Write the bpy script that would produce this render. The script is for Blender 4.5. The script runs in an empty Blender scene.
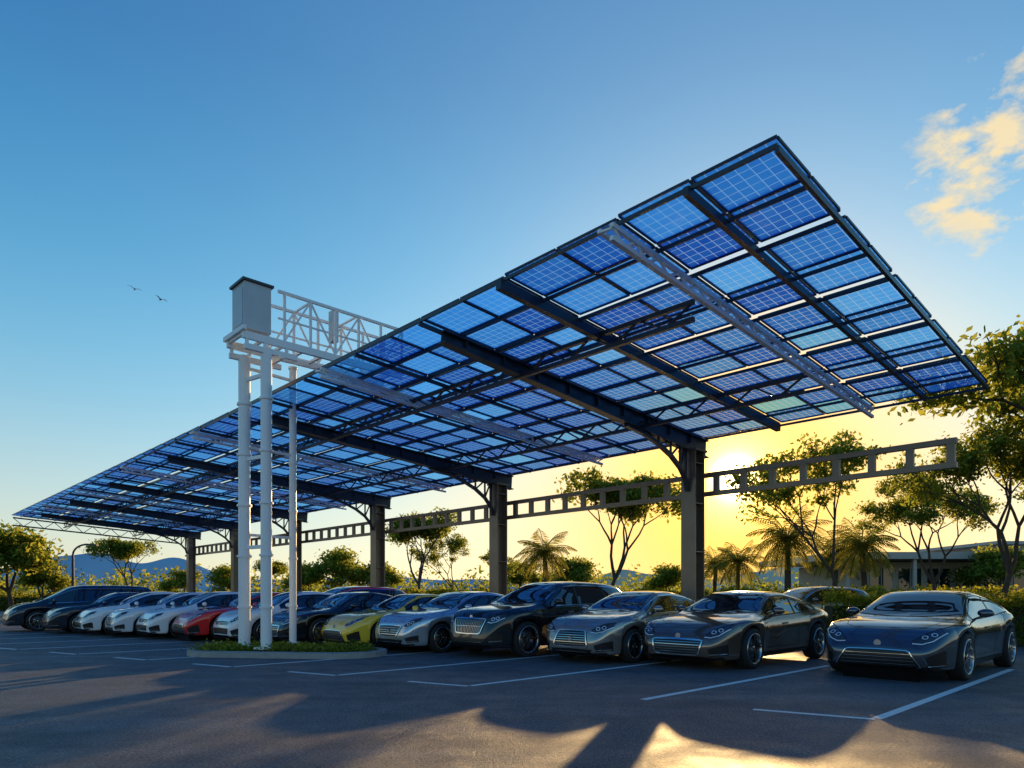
import bpy, bmesh, math, random
import numpy as np
from mathutils import Vector, Matrix
from mathutils.bvhtree import BVHTree

scene = bpy.context.scene
scene.view_settings.view_transform = 'Standard'
scene.view_settings.look = 'None'
scene.view_settings.exposure = 0

# ------------------------------------------------------------------ materials
def new_mat(name):
    m = bpy.data.materials.new(name); m.use_nodes = True
    nt = m.node_tree; b = nt.nodes['Principled BSDF']
    return m, nt, b

def mat(name, col, rough=0.5, metal=0.0, coat=0.0, spec=0.5, var=0.0, vscale=3.0, bump=0.0, bscale=40.0):
    m, nt, b = new_mat(name)
    b.inputs['Base Color'].default_value = (*col, 1)
    b.inputs['Roughness'].default_value = rough
    b.inputs['Metallic'].default_value = metal
    b.inputs['Coat Weight'].default_value = coat
    b.inputs['Coat Roughness'].default_value = 0.02
    b.inputs['Specular IOR Level'].default_value = spec
    tc = nt.nodes.new('ShaderNodeTexCoord')
    if var > 0:
        n = nt.nodes.new('ShaderNodeTexNoise'); n.inputs['Scale'].default_value = vscale
        n.inputs['Detail'].default_value = 4
        nt.links.new(tc.outputs['Object'], n.inputs['Vector'])
        mx = nt.nodes.new('ShaderNodeMix'); mx.data_type = 'RGBA'
        mx.inputs[6].default_value = (*[c*(1-var) for c in col], 1)
        mx.inputs[7].default_value = (*[min(1, c*(1+var)) for c in col], 1)
        nt.links.new(n.outputs['Fac'], mx.inputs[0])
        nt.links.new(mx.outputs[2], b.inputs['Base Color'])
    if bump > 0:
        n = nt.nodes.new('ShaderNodeTexNoise'); n.inputs['Scale'].default_value = bscale
        n.inputs['Detail'].default_value = 3
        nt.links.new(tc.outputs['Object'], n.inputs['Vector'])
        bp = nt.nodes.new('ShaderNodeBump'); bp.inputs['Strength'].default_value = bump
        bp.inputs['Distance'].default_value = 0.02
        nt.links.new(n.outputs['Fac'], bp.inputs['Height'])
        nt.links.new(bp.outputs['Normal'], b.inputs['Normal'])
    return m

def leaf_mat(name, c1, c2, trans=0.5, val=5.0):
    m = bpy.data.materials.new(name); m.use_nodes = True
    nt = m.node_tree; nt.nodes.clear()
    out = nt.nodes.new('ShaderNodeOutputMaterial')
    g = nt.nodes.new('ShaderNodeNewGeometry')
    mx = nt.nodes.new('ShaderNodeMix'); mx.data_type = 'RGBA'
    mx.inputs[6].default_value = (*c1, 1); mx.inputs[7].default_value = (*c2, 1)
    nt.links.new(g.outputs['Random Per Island'], mx.inputs[0])
    d = nt.nodes.new('ShaderNodeBsdfDiffuse'); t = nt.nodes.new('ShaderNodeBsdfTranslucent')
    hs = nt.nodes.new('ShaderNodeHueSaturation'); hs.inputs['Value'].default_value = val; hs.inputs['Hue'].default_value = 0.465
    nt.links.new(mx.outputs[2], d.inputs['Color']); nt.links.new(mx.outputs[2], hs.inputs['Color'])
    nt.links.new(hs.outputs['Color'], t.inputs['Color'])
    m1 = nt.nodes.new('ShaderNodeMixShader'); m1.inputs[0].default_value = trans
    nt.links.new(d.outputs[0], m1.inputs[1]); nt.links.new(t.outputs[0], m1.inputs[2])
    nt.links.new(m1.outputs[0], out.inputs['Surface'])
    return m

M_STEEL = mat('dark_steel_paint', (0.030, 0.036, 0.048), 0.32, 0.0, 0.0, var=0.3)
M_COL = mat('sunglow_grey_steel_paint', (0.20, 0.165, 0.13), 0.30, 0.4, var=0.25)  # grey steel, with the low sun's orange glow tinted into its base colour
M_WHITE = mat('white_steel_paint', (0.84, 0.85, 0.86), 0.35, var=0.05, vscale=5)
M_FRAME = mat('panel_frame_metal', (0.035, 0.045, 0.07), 0.3, 0.6, var=0.2)
M_CAB = mat('cabinet_metal', (0.46, 0.50, 0.54), 0.4, 0.2, var=0.12)
M_BARK = mat('bark', (0.09, 0.065, 0.045), 0.9, var=0.4, vscale=8, bump=0.6)
M_LEAF = leaf_mat('leaf', (0.036, 0.060, 0.010), (0.105, 0.125, 0.016), 0.62)
M_PALM = leaf_mat('palm_leaf', (0.050, 0.065, 0.012), (0.12, 0.12, 0.02), 0.62)
M_HEDGE = leaf_mat('hedge_leaf', (0.045, 0.062, 0.008), (0.12, 0.13, 0.012), 0.62)
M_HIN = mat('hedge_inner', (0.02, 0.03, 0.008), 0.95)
M_KERB = mat('concrete_kerb', (0.32, 0.31, 0.29), 0.85, var=0.25, vscale=6, bump=0.4)
M_PAINTLINE = mat('road_paint', (0.80, 0.80, 0.77), 0.6, var=0.22, vscale=9)

# ------------------------------------------------------------------ mesh builder
class MB:
    def __init__(self):
        self.v = []; self.f = []; self.m = []; self.s = []; self.n = 0
    def add(self, vs, fs, mi=0, smooth=False):
        o = self.n
        self.v.extend([tuple(p) for p in vs]); self.n += len(vs)
        for f in fs:
            self.f.append([i+o for i in f]); self.m.append(mi); self.s.append(smooth)
    def beam(self, p0, p1, w, h, mi=0, h1=None, up=(0, 0, 1), w1=None):
        p0 = np.array(p0, float); p1 = np.array(p1, float)
        d = p1-p0; L = np.linalg.norm(d)
        if L < 1e-6: return
        d /= L; up = np.array(up, float)
        if abs(d@up) > 0.98: up = np.array((0.69, 0.7236, 0))
        s = np.cross(d, up); s /= np.linalg.norm(s); u = np.cross(s, d)
        h1 = h if h1 is None else h1; w1 = w if w1 is None else w1
        vs = []
        for p, hh, ww in ((p0, h, w), (p1, h1, w1)):
            for a, b in ((-1, -1), (1, -1), (1, 1), (-1, 1)):
                vs.append(p+s*a*ww/2+u*b*hh/2)
        self.add(vs, [(0, 1, 2, 3), (7, 6, 5, 4), (0, 4, 5, 1), (1, 5, 6, 2), (2, 6, 7, 3), (3, 7, 4, 0)], mi)
    def tube(self, p0, p1, r0, r1, n=6, mi=0, caps=False):
        p0 = np.array(p0, float); p1 = np.array(p1, float)
        d = p1-p0; L = np.linalg.norm(d)
        if L < 1e-6: return
        d /= L; up = np.array((0, 0, 1.)) if abs(d[2]) < 0.95 else np.array((1., 0, 0))
        s = np.cross(d, up); s /= np.linalg.norm(s); u = np.cross(s, d)
        vs = []
        for p, r in ((p0, r0), (p1, r1)):
            for k in range(n):
                a = 2*math.pi*k/n
                vs.append(p+(s*math.cos(a)+u*math.sin(a))*r)
        fs = [(k, (k+1) % n, n+(k+1) % n, n+k) for k in range(n)]
        self.add(vs, fs, mi, True)
        if caps:
            self.add(vs, [tuple(range(n))[::-1], tuple(range(n, 2*n))], mi, False)
    def box(self, c, sx, sy, sz, mi=0, rot=0.0):
        ca, sa = math.cos(rot), math.sin(rot)
        vs = []
        for z in (-1, 1):
            for a, b in ((-1, -1), (1, -1), (1, 1), (-1, 1)):
                x, y = a*sx/2, b*sy/2
                vs.append((c[0]+x*ca-y*sa, c[1]+x*sa+y*ca, c[2]+z*sz/2))
        self.add(vs, [(3, 2, 1, 0), (4, 5, 6, 7), (0, 1, 5, 4), (1, 2, 6, 5), (2, 3, 7, 6), (3, 0, 4, 7)], mi)
    def mesh(self, name, mats):
        me = bpy.data.meshes.new(name)
        me.from_pydata(self.v, [], self.f)
        for m in mats: me.materials.append(m)
        me.polygons.foreach_set('material_index', self.m)
        me.polygons.foreach_set('use_smooth', self.s)
        me.update()
        return me
    def obj(self, name, mats, parent=None, loc=(0, 0, 0)):
        o = bpy.data.objects.new(name, self.mesh(name, mats))
        scene.collection.objects.link(o)
        o.location = loc
        if parent: o.parent = parent
        return o

def empty(name, loc=(0, 0, 0)):
    e = bpy.data.objects.new(name, None); scene.collection.objects.link(e); e.location = loc
    return e

# ------------------------------------------------------------------ camera
CAMH = 1.35; F = 680.0
cam = bpy.data.cameras.new('camera'); co = bpy.data.objects.new('camera', cam)
scene.collection.objects.link(co); scene.camera = co
co.location = (0, 0, CAMH); co.rotation_euler = (math.radians(90), 0, 0)
cam.sensor_width = 36; cam.lens = F/1024*36; cam.shift_y = 210/1024
cam.clip_start = 0.1; cam.clip_end = 8000

# ------------------------------------------------------------------ sun and sky
S = Vector((0.328, 1.0, 0.1706)).normalized()
EL = math.asin(S.z); AZ = math.atan2(S.x, S.y)
sl = bpy.data.lights.new('sun', 'SUN'); so = bpy.data.objects.new('sun', sl)
scene.collection.objects.link(so)
sl.energy = 5.0; sl.angle = math.radians(0.5); sl.color = (1.0, 0.64, 0.26)
so.rotation_euler = S.to_track_quat('Z', 'Y').to_euler(); so.location = (20, 60, 30)

w = bpy.data.worlds.new('World'); scene.world = w; w.use_nodes = True
nt = w.node_tree; nt.nodes.clear(); N = nt.nodes.new; LK = nt.links.new
wo = N('ShaderNodeOutputWorld')
sky = N('ShaderNodeTexSky'); sky.sky_type = 'NISHITA'; sky.sun_disc = False
sky.sun_elevation = EL; sky.sun_rotation = AZ
sky.air_density = 1.0; sky.dust_density = 1.0; sky.ozone_density = 3.0
tc = N('ShaderNodeTexCoord')
def vm(op, a, b=None):
    n = N('ShaderNodeVectorMath'); n.operation = op
    for i, x in enumerate((a, b)):
        if x is None: continue
        if hasattr(x, 'links'): LK(x, n.inputs[i])
        else: n.inputs[i].default_value = x
    return n
def mt(op, a, b=None, clamp=False):
    n = N('ShaderNodeMath'); n.operation = op; n.use_clamp = clamp
    for i, x in enumerate((a, b)):
        if x is None: continue
        if hasattr(x, 'links'): LK(x, n.inputs[i])
        else: n.inputs[i].default_value = x
    return n.outputs[0]
D = vm('NORMALIZE', tc.outputs['Generated']).outputs[0]
dot = mt('MAXIMUM', vm('DOT_PRODUCT', D, tuple(S)).outputs['Value'], 0.0)
sep = N('ShaderNodeSeparateXYZ'); LK(D, sep.inputs[0])
cr = N('ShaderNodeValToRGB'); LK(sep.outputs[2], cr.inputs[0]); cr.color_ramp.interpolation = 'B_SPLINE'
stops = [(0.0, (.74, .62, .40)), (.10, (.52, .60, .52)), (.24, (.18, .45, .60)), (.40, (.045, .29, .53)), (.60, (.002, .12, .35)), (1.0, (.004, .07, .28))]
els = cr.color_ramp.elements
els[0].position = 0; els[0].color = (*stops[0][1], 1); els[1].position = 1; els[1].color = (*stops[-1][1], 1)
for p_, c_ in stops[1:-1]:
    e = els.new(p_); e.color = (*c_, 1)
def scale_c(c, k):
    n = vm('SCALE', c); n.inputs['Scale'].default_value = k
    return n.outputs[0]
base = vm('ADD', scale_c(cr.outputs[0], 0.95), scale_c(sky.outputs[0], 0.05)).outputs[0]
l4 = vm('SCALE', (0.10, 0.19, 0.19)); LK(mt('POWER', dot, 4), l4.inputs['Scale'])
base = vm('ADD', base, l4.outputs[0]).outputs[0]
mr = N('ShaderNodeMapRange'); mr.interpolation_type = 'SMOOTHSTEP'
mr.inputs['From Min'].default_value = 0.46; mr.inputs['From Max'].default_value = 0.0
LK(sep.outputs[2], mr.inputs['Value'])
def mixc(f, a, col):
    n = N('ShaderNodeMix'); n.data_type = 'RGBA'; LK(f, n.inputs[0]); LK(a, n.inputs[6]); n.inputs[7].default_value = (*col, 1); return n.outputs[2]
base = mixc(mt('MULTIPLY', mt('POWER', dot, 11), mr.outputs[0], True), base, (1.05, 0.72, 0.27))
base = mixc(mt('MULTIPLY', mt('POWER', dot, 45), 0.95, True), base, (1.30, 0.66, 0.07))
gb = N('ShaderNodeBackground'); LK(base, gb.inputs[0]); gb.inputs[1].default_value = 1.0
def addsh(a, b):
    n = N('ShaderNodeAddShader'); LK(a, n.inputs[0]); LK(b, n.inputs[1]); return n.outputs[0]
def lobe(p, col, k):
    pw = mt('POWER', dot, p)
    b = N('ShaderNodeBackground'); b.inputs[0].default_value = (*col, 1)
    LK(mt('MULTIPLY', pw, k), b.inputs[1]); return b.outputs[0]
tot = gb.outputs[0]
for p, c, k in ((14, (1.0, 0.66, 0.22), 0.16), (110, (1.0, 0.50, 0.08), 0.6), (700, (1.0, 0.68, 0.20), 3.2), (6000, (1, 0.85, 0.5), 16)):
    tot = addsh(tot, lobe(p, c, k))
mp = N('ShaderNodeMapping'); mp.inputs['Scale'].default_value = (1, 1, 1.8); LK(D, mp.inputs[0])
cn = N('ShaderNodeTexNoise'); cn.inputs['Scale'].default_value = 14; cn.inputs['Detail'].default_value = 5; cn.inputs['Roughness'].default_value = 0.6
LK(mp.outputs[0], cn.inputs['Vector'])
def cmask(dirv, lo, hi):
    d = Vector(dirv).normalized()
    dd = vm('DOT_PRODUCT', D, tuple(d)).outputs['Value']
    mr = N('ShaderNodeMapRange'); mr.interpolation_type = 'SMOOTHSTEP'
    mr.inputs['From Min'].default_value = lo; mr.inputs['From Max'].default_value = hi
    LK(dd, mr.inputs['Value']); return mr.outputs[0]
msk = mt('MAXIMUM', cmask((0.76, 1, 0.66), 0.9895, 0.9985), cmask((0.64, 1, 0.60), 0.9975, 0.9996))
th = mt('SUBTRACT', mt('ADD', cn.outputs['Fac'], mt('MULTIPLY', msk, 0.30)), 0.72)
cf = mt('MULTIPLY', mt('MULTIPLY', th, 7.0, True), 0.9)
cb = N('ShaderNodeBackground'); cb.inputs[0].default_value = (1.0, 0.80, 0.46, 1); cb.inputs[1].default_value = 1.0
mxs = N('ShaderNodeMixShader'); LK(mt('MULTIPLY', cf, msk, True), mxs.inputs[0]); LK(tot, mxs.inputs[1]); LK(cb.outputs[0], mxs.inputs[2])
LK(mxs.outputs[0], wo.inputs['Surface'])

# ------------------------------------------------------------------ ground
def sheet(name, pts, z, m):
    mb = MB(); mb.add([(x, y, z) for x, y in pts], [tuple(range(len(pts)))])
    return mb.obj(name, [m])
M_GRASS = mat('grass_ground', (0.055, 0.065, 0.022), 0.95, var=0.5, vscale=0.4, bump=0.5, bscale=6)
sheet('ground', [(-4000, -400), (4000, -400), (4000, 6000), (-4000, 6000)], 0.0, M_GRASS)

def asphalt():
    m, nt, b = new_mat('asphalt'); N = nt.nodes.new; LK = nt.links.new
    tc = N('ShaderNodeTexCoord')
    n1 = N('ShaderNodeTexNoise'); n1.inputs['Scale'].default_value = 0.35; n1.inputs['Detail'].default_value = 6; n1.inputs['Roughness'].default_value = 0.6
    n2 = N('ShaderNodeTexNoise'); n2.inputs['Scale'].default_value = 45; n2.inputs['Detail'].default_value = 2
    n3 = N('ShaderNodeTexVoronoi'); n3.inputs['Scale'].default_value = 120
    n4 = N('ShaderNodeTexNoise'); n4.inputs['Scale'].default_value = 2.2; n4.inputs['Detail'].default_value = 4
    mp = N('ShaderNodeMapping'); mp.inputs['Rotation'].default_value = (0, 0, math.radians(30)); mp.inputs['Scale'].default_value = (0.12, 1.6, 1)
    n5 = N('ShaderNodeTexNoise'); n5.inputs['Scale'].default_value = 1.0; n5.inputs['Detail'].default_value = 3
    LK(tc.outputs['Object'], mp.inputs[0]); LK(mp.outputs[0], n5.inputs['Vector'])
    for n in (n1, n2, n3, n4): LK(tc.outputs['Object'], n.inputs['Vector'])
    av = N('ShaderNodeMath'); av.operation = 'ADD'; LK(n1.outputs['Fac'], av.inputs[0]); LK(n5.outputs['Fac'], av.inputs[1])
    hv = N('ShaderNodeMath'); hv.operation = 'MULTIPLY'; LK(av.outputs[0], hv.inputs[0]); hv.inputs[1].default_value = 0.5
    cr = N('ShaderNodeValToRGB'); cr.color_ramp.elements[0].position = 0.36; cr.color_ramp.elements[0].color = (0.065, 0.072, 0.088, 1)
    cr.color_ramp.elements[1].position = 0.64; cr.color_ramp.elements[1].color = (0.145, 0.152, 0.172, 1)
    LK(hv.outputs[0], cr.inputs[0])
    mx = N('ShaderNodeMix'); mx.data_type = 'RGBA'; mx.blend_type = 'MULTIPLY'; mx.inputs[0].default_value = 0.9
    LK(cr.outputs[0], mx.inputs[6])
    c2 = N('ShaderNodeValToRGB'); c2.color_ramp.elements[0].position = 0.38; c2.color_ramp.elements[0].color = (0.4, 0.4, 0.4, 1)
    c2.color_ramp.elements[1].position = 0.66; c2.color_ramp.elements[1].color = (1.8, 1.8, 1.8, 1)
    LK(n2.outputs['Fac'], c2.inputs[0]); LK(c2.outputs[0], mx.inputs[7])
    LK(mx.outputs[2], b.inputs['Base Color'])
    mr = N('ShaderNodeMapRange'); mr.inputs['From Min'].default_value = 0.3; mr.inputs['From Max'].default_value = 0.7
    mr.inputs['To Min'].default_value = 0.46; mr.inputs['To Max'].default_value = 0.68
    b.inputs['Specular IOR Level'].default_value = 0.5
    LK(n4.outputs['Fac'], mr.inputs['Value']); LK(mr.outputs[0], b.inputs['Roughness'])
    ad = N('ShaderNodeMath'); ad.operation = 'ADD'; LK(n2.outputs['Fac'], ad.inputs[0]); LK(n3.outputs['Distance'], ad.inputs[1])
    bp = N('ShaderNodeBump'); bp.inputs['Strength'].default_value = 0.8; bp.inputs['Distance'].default_value = 0.016
    LK(ad.outputs[0], bp.inputs['Height']); LK(bp.outputs['Normal'], b.inputs['Normal'])
    return m
M_ASPH = asphalt()
sheet('parking_lot', [(-75, -40), (45, -40), (45, 17.5), (20, 32), (5, 38), (-75, 66)], 0.004, M_ASPH)

H_DIR = np.array((0.72, 0.694)); R_DIR = np.array((-0.866, 0.5))
mb = MB()
def stripe(p, q, wd=0.11, z=0.008):
    p = np.array(p); q = np.array(q); d = q-p; d = d/np.linalg.norm(d); n = np.array((-d[1], d[0]))*wd/2
    mb.add([(*(p-n), z), (*(q-n), z), (*(q+n), z), (*(p+n), z)], [(0, 1, 2, 3)])
st = np.array((3.89, 7.29))
for k in range(-1, 11):
    p = st+R_DIR*2.62*k
    stripe(p+H_DIR*0.06, p+H_DIR*(7.0 if k < 1 else 6.0))
    if k >= 0 and k != 1: stripe(p, p+R_DIR*(1.25 if k == 0 else 1.1), 0.10)
stripe((-26, 21.5), (-12, 14.2), 0.1); stripe((-30, 30), (-18, 23), 0.1)
mb.obj('bay_marking', [M_PAINTLINE])

# ------------------------------------------------------------------ canopy
P1 = np.array((4.52, 17.0)); E1 = np.array((-0.69, 0.7236)); E2 = np.array((0.7236, 0.69))
def cp(a, b, w=0.0):
    p = P1+a*E1+b*E2
    return (p[0], p[1], 5.45-0.0655*b+w)
canopy = empty('solar_carport', (0, 0, 0))

def panel_mat():
    m = bpy.data.materials.new('photovoltaic_glass'); m.use_nodes = True
    nt = m.node_tree; nt.nodes.clear(); N = nt.nodes.new; LK = nt.links.new
    def mt(op, a, b=None):
        n = N('ShaderNodeMath'); n.operation = op
        for i, x in enumerate((a, b)):
            if x is None: continue
            if hasattr(x, 'links'): LK(x, n.inputs[i])
            else: n.inputs[i].default_value = x
        return n.outputs[0]
    out = N('ShaderNodeOutputMaterial'); uv = N('ShaderNodeUVMap')
    sp = N('ShaderNodeSeparateXYZ'); LK(uv.outputs[0], sp.inputs[0])
    def line(s, k, wd):
        f = mt('FRACT', mt('MULTIPLY', s, k)); return mt('GREATER_THAN', mt('ABSOLUTE', mt('SUBTRACT', f, 0.5)), 0.5-wd)
    ln = mt('MAXIMUM', line(sp.outputs[0], 7, 0.032), line(sp.outputs[1], 6, 0.032))
    g = N('ShaderNodeNewGeometry'); rnd = g.outputs['Random Per Island']
    wn = N('ShaderNodeTexWhiteNoise'); wn.noise_dimensions = '4D'
    fl = N('ShaderNodeVectorMath'); fl.operation = 'MULTIPLY'; LK(uv.outputs[0], fl.inputs[0]); fl.inputs[1].default_value = (7, 6, 1)
    ff = N('ShaderNodeVectorMath'); ff.operation = 'FLOOR'; LK(fl.outputs[0], ff.inputs[0])
    LK(ff.outputs[0], wn.inputs['Vector']); LK(mt('MULTIPLY', rnd, 97.0), wn.inputs['W'])
    cell = wn.outputs['Value']
    tone = mt('ADD', mt('MULTIPLY', rnd, 0.75), mt('MULTIPLY', cell, 0.25))
    cr = N('ShaderNodeValToRGB'); e = cr.color_ramp.elements
    e[0].position = 0; e[0].color = (0.006, 0.04, 0.30, 1); e[1].position = 1; e[1].color = (0.02, 0.15, 0.70, 1)
    LK(tone, cr.inputs[0])
    pr = N('ShaderNodeBsdfPrincipled'); pr.inputs['Roughness'].default_value = 0.10; LK(cr.outputs[0], pr.inputs['Base Color'])
    ct = N('ShaderNodeValToRGB'); e = ct.color_ramp.elements
    e[0].position = 0.05; e[0].color = (0.006, 0.09, 0.62, 1); e[1].position = 1; e[1].color = (0.06, 0.44, 1.0, 1)
    LK(tone, ct.inputs[0])
    tl = N('ShaderNodeBsdfTranslucent'); LK(ct.outputs[0], tl.inputs['Color'])
    m1 = N('ShaderNodeMixShader'); m1.inputs[0].default_value = 0.84; LK(pr.outputs[0], m1.inputs[1]); LK(tl.outputs[0], m1.inputs[2])
    tr = N('ShaderNodeBsdfTransparent'); tr.inputs['Color'].default_value = (0.14, 0.50, 1.0, 1)
    tf = mt('ADD', 0.10, mt('MULTIPLY', mt('POWER', rnd, 3.0), 0.72))
    m2 = N('ShaderNodeMixShader'); LK(tf, m2.inputs[0]); LK(m1.outputs[0], m2.inputs[1]); LK(tr.outputs[0], m2.inputs[2])
    tr2 = N('ShaderNodeBsdfTransparent'); tr2.inputs['Color'].default_value = (0.75, 0.9, 1, 1)
    m3a = N('ShaderNodeMixShader'); m3a.inputs[0].default_value = 0.55; LK(m1.outputs[0], m3a.inputs[1]); LK(tr2.outputs[0], m3a.inputs[2])
    m3 = N('ShaderNodeMixShader'); LK(ln, m3.inputs[0]); LK(m2.outputs[0], m3.inputs[1]); LK(m3a.outputs[0], m3.inputs[2])
    LK(m3.outputs[0], out.inputs['Surface'])
    return m
M_PV = panel_mat()
B0 = -8.22; PB = 0.825; A0 = -6.02; PA = 1.03; NCOL = 45; NR = 10
def brow(j): return B0+j*0.84+(j//2)*0.15
pan = MB(); frm = MB()
for i in range(NCOL):
    a0 = A0+i*PA+0.01; a1 = a0+PA-0.035
    w = 0.06 if i < 2 else (0.03 if i < 4 else 0.0)
    ex = 0.0 if i < 12 else 0.014*(i-12)
    for j in range(NR):
        b0 = brow(j)-ex*(NR-j)/NR; b1 = b0+PB+ex/NR
        pan.add([cp(a0, b0, w), cp(a1, b0, w), cp(a1, b1, w), cp(a0, b1, w)], [(0, 1, 2, 3)])
        t = 0.020
        frm.beam(cp(a0, b0, w), cp(a1, b0, w), t, 0.032); frm.beam(cp(a0, b1, w), cp(a1, b1, w), t, 0.032)
        frm.beam(cp(a0, b0+.02, w), cp(a0, b1-.02, w), t, 0.030); frm.beam(cp(a1, b0+.02, w), cp(a1, b1-.02, w), t, 0.030)
po = pan.obj('solar_panels', [M_PV], canopy)
uvl = po.data.uv_layers.new(name='UVMap')
uvs = np.tile(np.array([0, 0, 1, 0, 1, 1, 0, 1], dtype=np.float32), len(po.data.polygons))
uvl.data.foreach_set('uv', uvs)
frm.obj('panel_frames', [M_FRAME], canopy)

AE = A0+NCOL*PA
stl = MB()
for j in range(11):
    b = brow(j)-0.008 if j < 10 else brow(9)+PB
    if j % 2 == 0 and 0 < j < 10: b -= 0.145
    stl.beam(cp(A0, b, -0.045), cp(AE, b, -0.045), 0.030, 0.05)
for i in range(0, NCOL+1, 2):
    if i in (2, 4): continue
    a = A0+i*PA-0.01
    stl.beam(cp(a, B0-0.04, -0.10), cp(a, 0.62, -0.10), 0.045, 0.07)
stl.beam(cp(A0+PA, B0-0.08, -0.10), cp(A0+PA, 0.6, -0.10), 0.07, 0.10)
stl.beam(cp(-1.91, B0-0.12, -0.15), cp(-1.91, 0.62, -0.15), 0.11, 0.15)
def girder(mbd, pa, pb, depth, n, t=0.05, mi=0):
    pa = np.array(pa); pb = np.array(pb); dz = np.array((0, 0, -depth))
    mbd.beam(pa, pb, t*1.3, t*1.3, mi); mbd.beam(pa+dz, pb+dz, t*1.3, t*1.3, mi)
    for k in range(n):
        q0 = pa+(pb-pa)*k/n; q1 = pa+(pb-pa)*(k+0.5)/n; q2 = pa+(pb-pa)*(k+1)/n
        mbd.beam(q0, q1+dz, t*0.6, t*0.6, mi); mbd.beam(q1+dz, q2, t*0.6, t*0.6, mi)
girder(stl, cp(A0+2.3, -6.05, -0.14), cp(AE, -6.05, -0.14), 0.26, 44, 0.055)
girder(stl, cp(A0+2.3, -2.2, -0.14), cp(AE, -2.2, -0.14), 0.30, 44, 0.055)
stl.obj('purlins_and_girders', [M_STEEL], canopy)
wt = MB()
for a in (-3.97, 3.4, 10.8, 18.0, 25.2, 32.4):
    girder(wt, cp(a, B0-0.12, -0.10), cp(a, 0.65, -0.10), 0.16, 18, 0.045)
    wt.beam(cp(a+0.2, B0-0.12, -0.10), cp(a+0.2, 0.65, -0.10), 0.05, 0.05)
    for k in range(19):
        b = B0-0.1+k*0.48; wt.beam(cp(a, b, -0.13), cp(a+0.2, b, -0.11), 0.03, 0.03)
for b in (brow(2)-0.08, brow(4)-0.08, brow(6)-0.08, brow(8)-0.08):
    wt.beam(cp(A0+2.2, b, -0.02), cp(AE, b, -0.02), 0.03, 0.04)
wt.obj('white_lattice_rafters', [M_WHITE], canopy)
mr = MB(); cl = MB()
ACOL = [0, 7.2, 14.4, 21.6, 28.8, 36.0]
for a in ACOL:
    mr.beam(cp(a, -7.9, -0.16), cp(a, 0.6, -0.16), 0.20, 0.03)
    mr.beam(cp(a, -7.9, -0.25), cp(a, 0.6, -0.37), 0.03, 0.16, h1=0.40)
    mr.beam(cp(a, -7.9, -0.34), cp(a, 0.6, -0.58), 0.20, 0.03)
    for b in np.arange(-7.4, 0.3, 0.9): mr.beam(cp(a-.08, b, -0.27), cp(a+.08, b, -0.27), 0.015, 0.20)
    prev = None
    for k in range(7):
        t = k/6; ang = t*math.pi/2
        b = -0.25-2.5*(1-math.cos(ang))
        z = 3.9+(5.45-0.0655*b-0.52-3.9)*math.sin(ang)
        p = P1+a*E1+b*E2; q = (p[0], p[1], z)
        if prev is not None: mr.beam(prev, q, 0.10, 0.08)
        if 0 < k < 6:
            tp = cp(a, b, -0.5); mr.beam(q, tp, 0.045, 0.045)
            mr.beam(q, prevt, 0.04, 0.04)
            prevt = tp
        else: prevt = cp(a, -0.3, -0.55)
        prev = q
    c = P1+a*E1; zt = 4.88
    for s in (-0.2, 0.2):
        p = c+E2*s
        cl.beam((*p, 0.0), (*p, zt), 0.40, 0.035, up=(*E2, 0))
    cl.beam((*c, 0.0), (*c, zt), 0.03, 0.36, up=(*E2, 0))
    cl.box((c[0], c[1], 0.03), 0.7, 0.7, 0.05, rot=math.atan2(E1[1], E1[0]))
    for z in (1.2, 2.4, 3.6, 4.6):
        for s in (-1, 1):
            p = c+E1*0.1*s; cl.box((p[0], p[1], z), 0.17, 0.36, 0.02, rot=math.atan2(E1[1], E1[0]))
    cl.box((c[0], c[1], 4.91), 0.5, 0.55, 0.05, rot=math.atan2(E1[1], E1[0]))
mr.obj('cantilever_beams', [M_STEEL], canopy)
cl.obj('columns', [M_COL], canopy)
vb = MB(); boff = 0.34
def vp(a, z): p = P1+a*E1+boff*E2; return (p[0], p[1], z)
for z in (3.86, 4.33): vb.beam(vp(-5.6, z), vp(38, z), 0.12, 0.11)
k = -5.5
while k < 38:
    vb.beam(vp(k, 3.9), vp(k, 4.29), 0.10, 0.14, up=(*E1, 0)); k += 0.72
vb.obj('tie_beam', [M_COL], canopy)
fl = MB(); girder(fl, cp(AE-0.1, B0-.4, -0.15), cp(AE-0.1, 0.6, -0.15), 0.45, 9, 0.06)
fl.obj('end_girder', [M_STEEL], canopy)

# ------------------------------------------------------------------ service tower
tw = empty('steel_service_tower'); T = MB(); T2 = MB()
def post(x, y, z0, z1, r):
    T.tube((x, y, z0), (x, y, z1), r, r, 20, caps=True)
    z = z0+0.9
    while z < z1:
        T.tube((x, y, z), (x, y, z+0.05), r*1.25, r*1.25, 20, caps=True); z += 1.15
    T.box((x, y, z0+0.03), r*3.4, r*3.4, 0.05)
post(-6.08, 15.45, 0.13, 6.75, 0.130); post(-5.42, 15.0, 0.13, 6.75, 0.120); post(-5.30, 16.45, 0.13, 6.8, 0.085)
for z in (2.4, 4.4, 6.2):
    T.beam((-6.08, 15.45, z), (-5.42, 15.0, z), 0.06, 0.08)
    T.beam((-6.08, 15.45, z+.3), (-5.30, 16.45, z+.3), 0.05, 0.06)
ta = math.atan2(E2[1], E2[0])
c0 = np.array((-5.72, 15.25))
def tp(l, s, z): p = c0+E2*l+E1*s; return (p[0], p[1], z)
for s in (-0.42, 0.42):
    T.beam(tp(-0.5, s, 6.94), tp(3.6, s, 6.94), 0.08, 0.16)
    T.beam(tp(-0.45, s, 6.70), tp(0.75, s, 6.70), 0.08, 0.12)
    for l in (-.4, 0, .5): T.beam(tp(l, s, 6.72), tp(l, s, 6.9), 0.06, 0.06)
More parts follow.
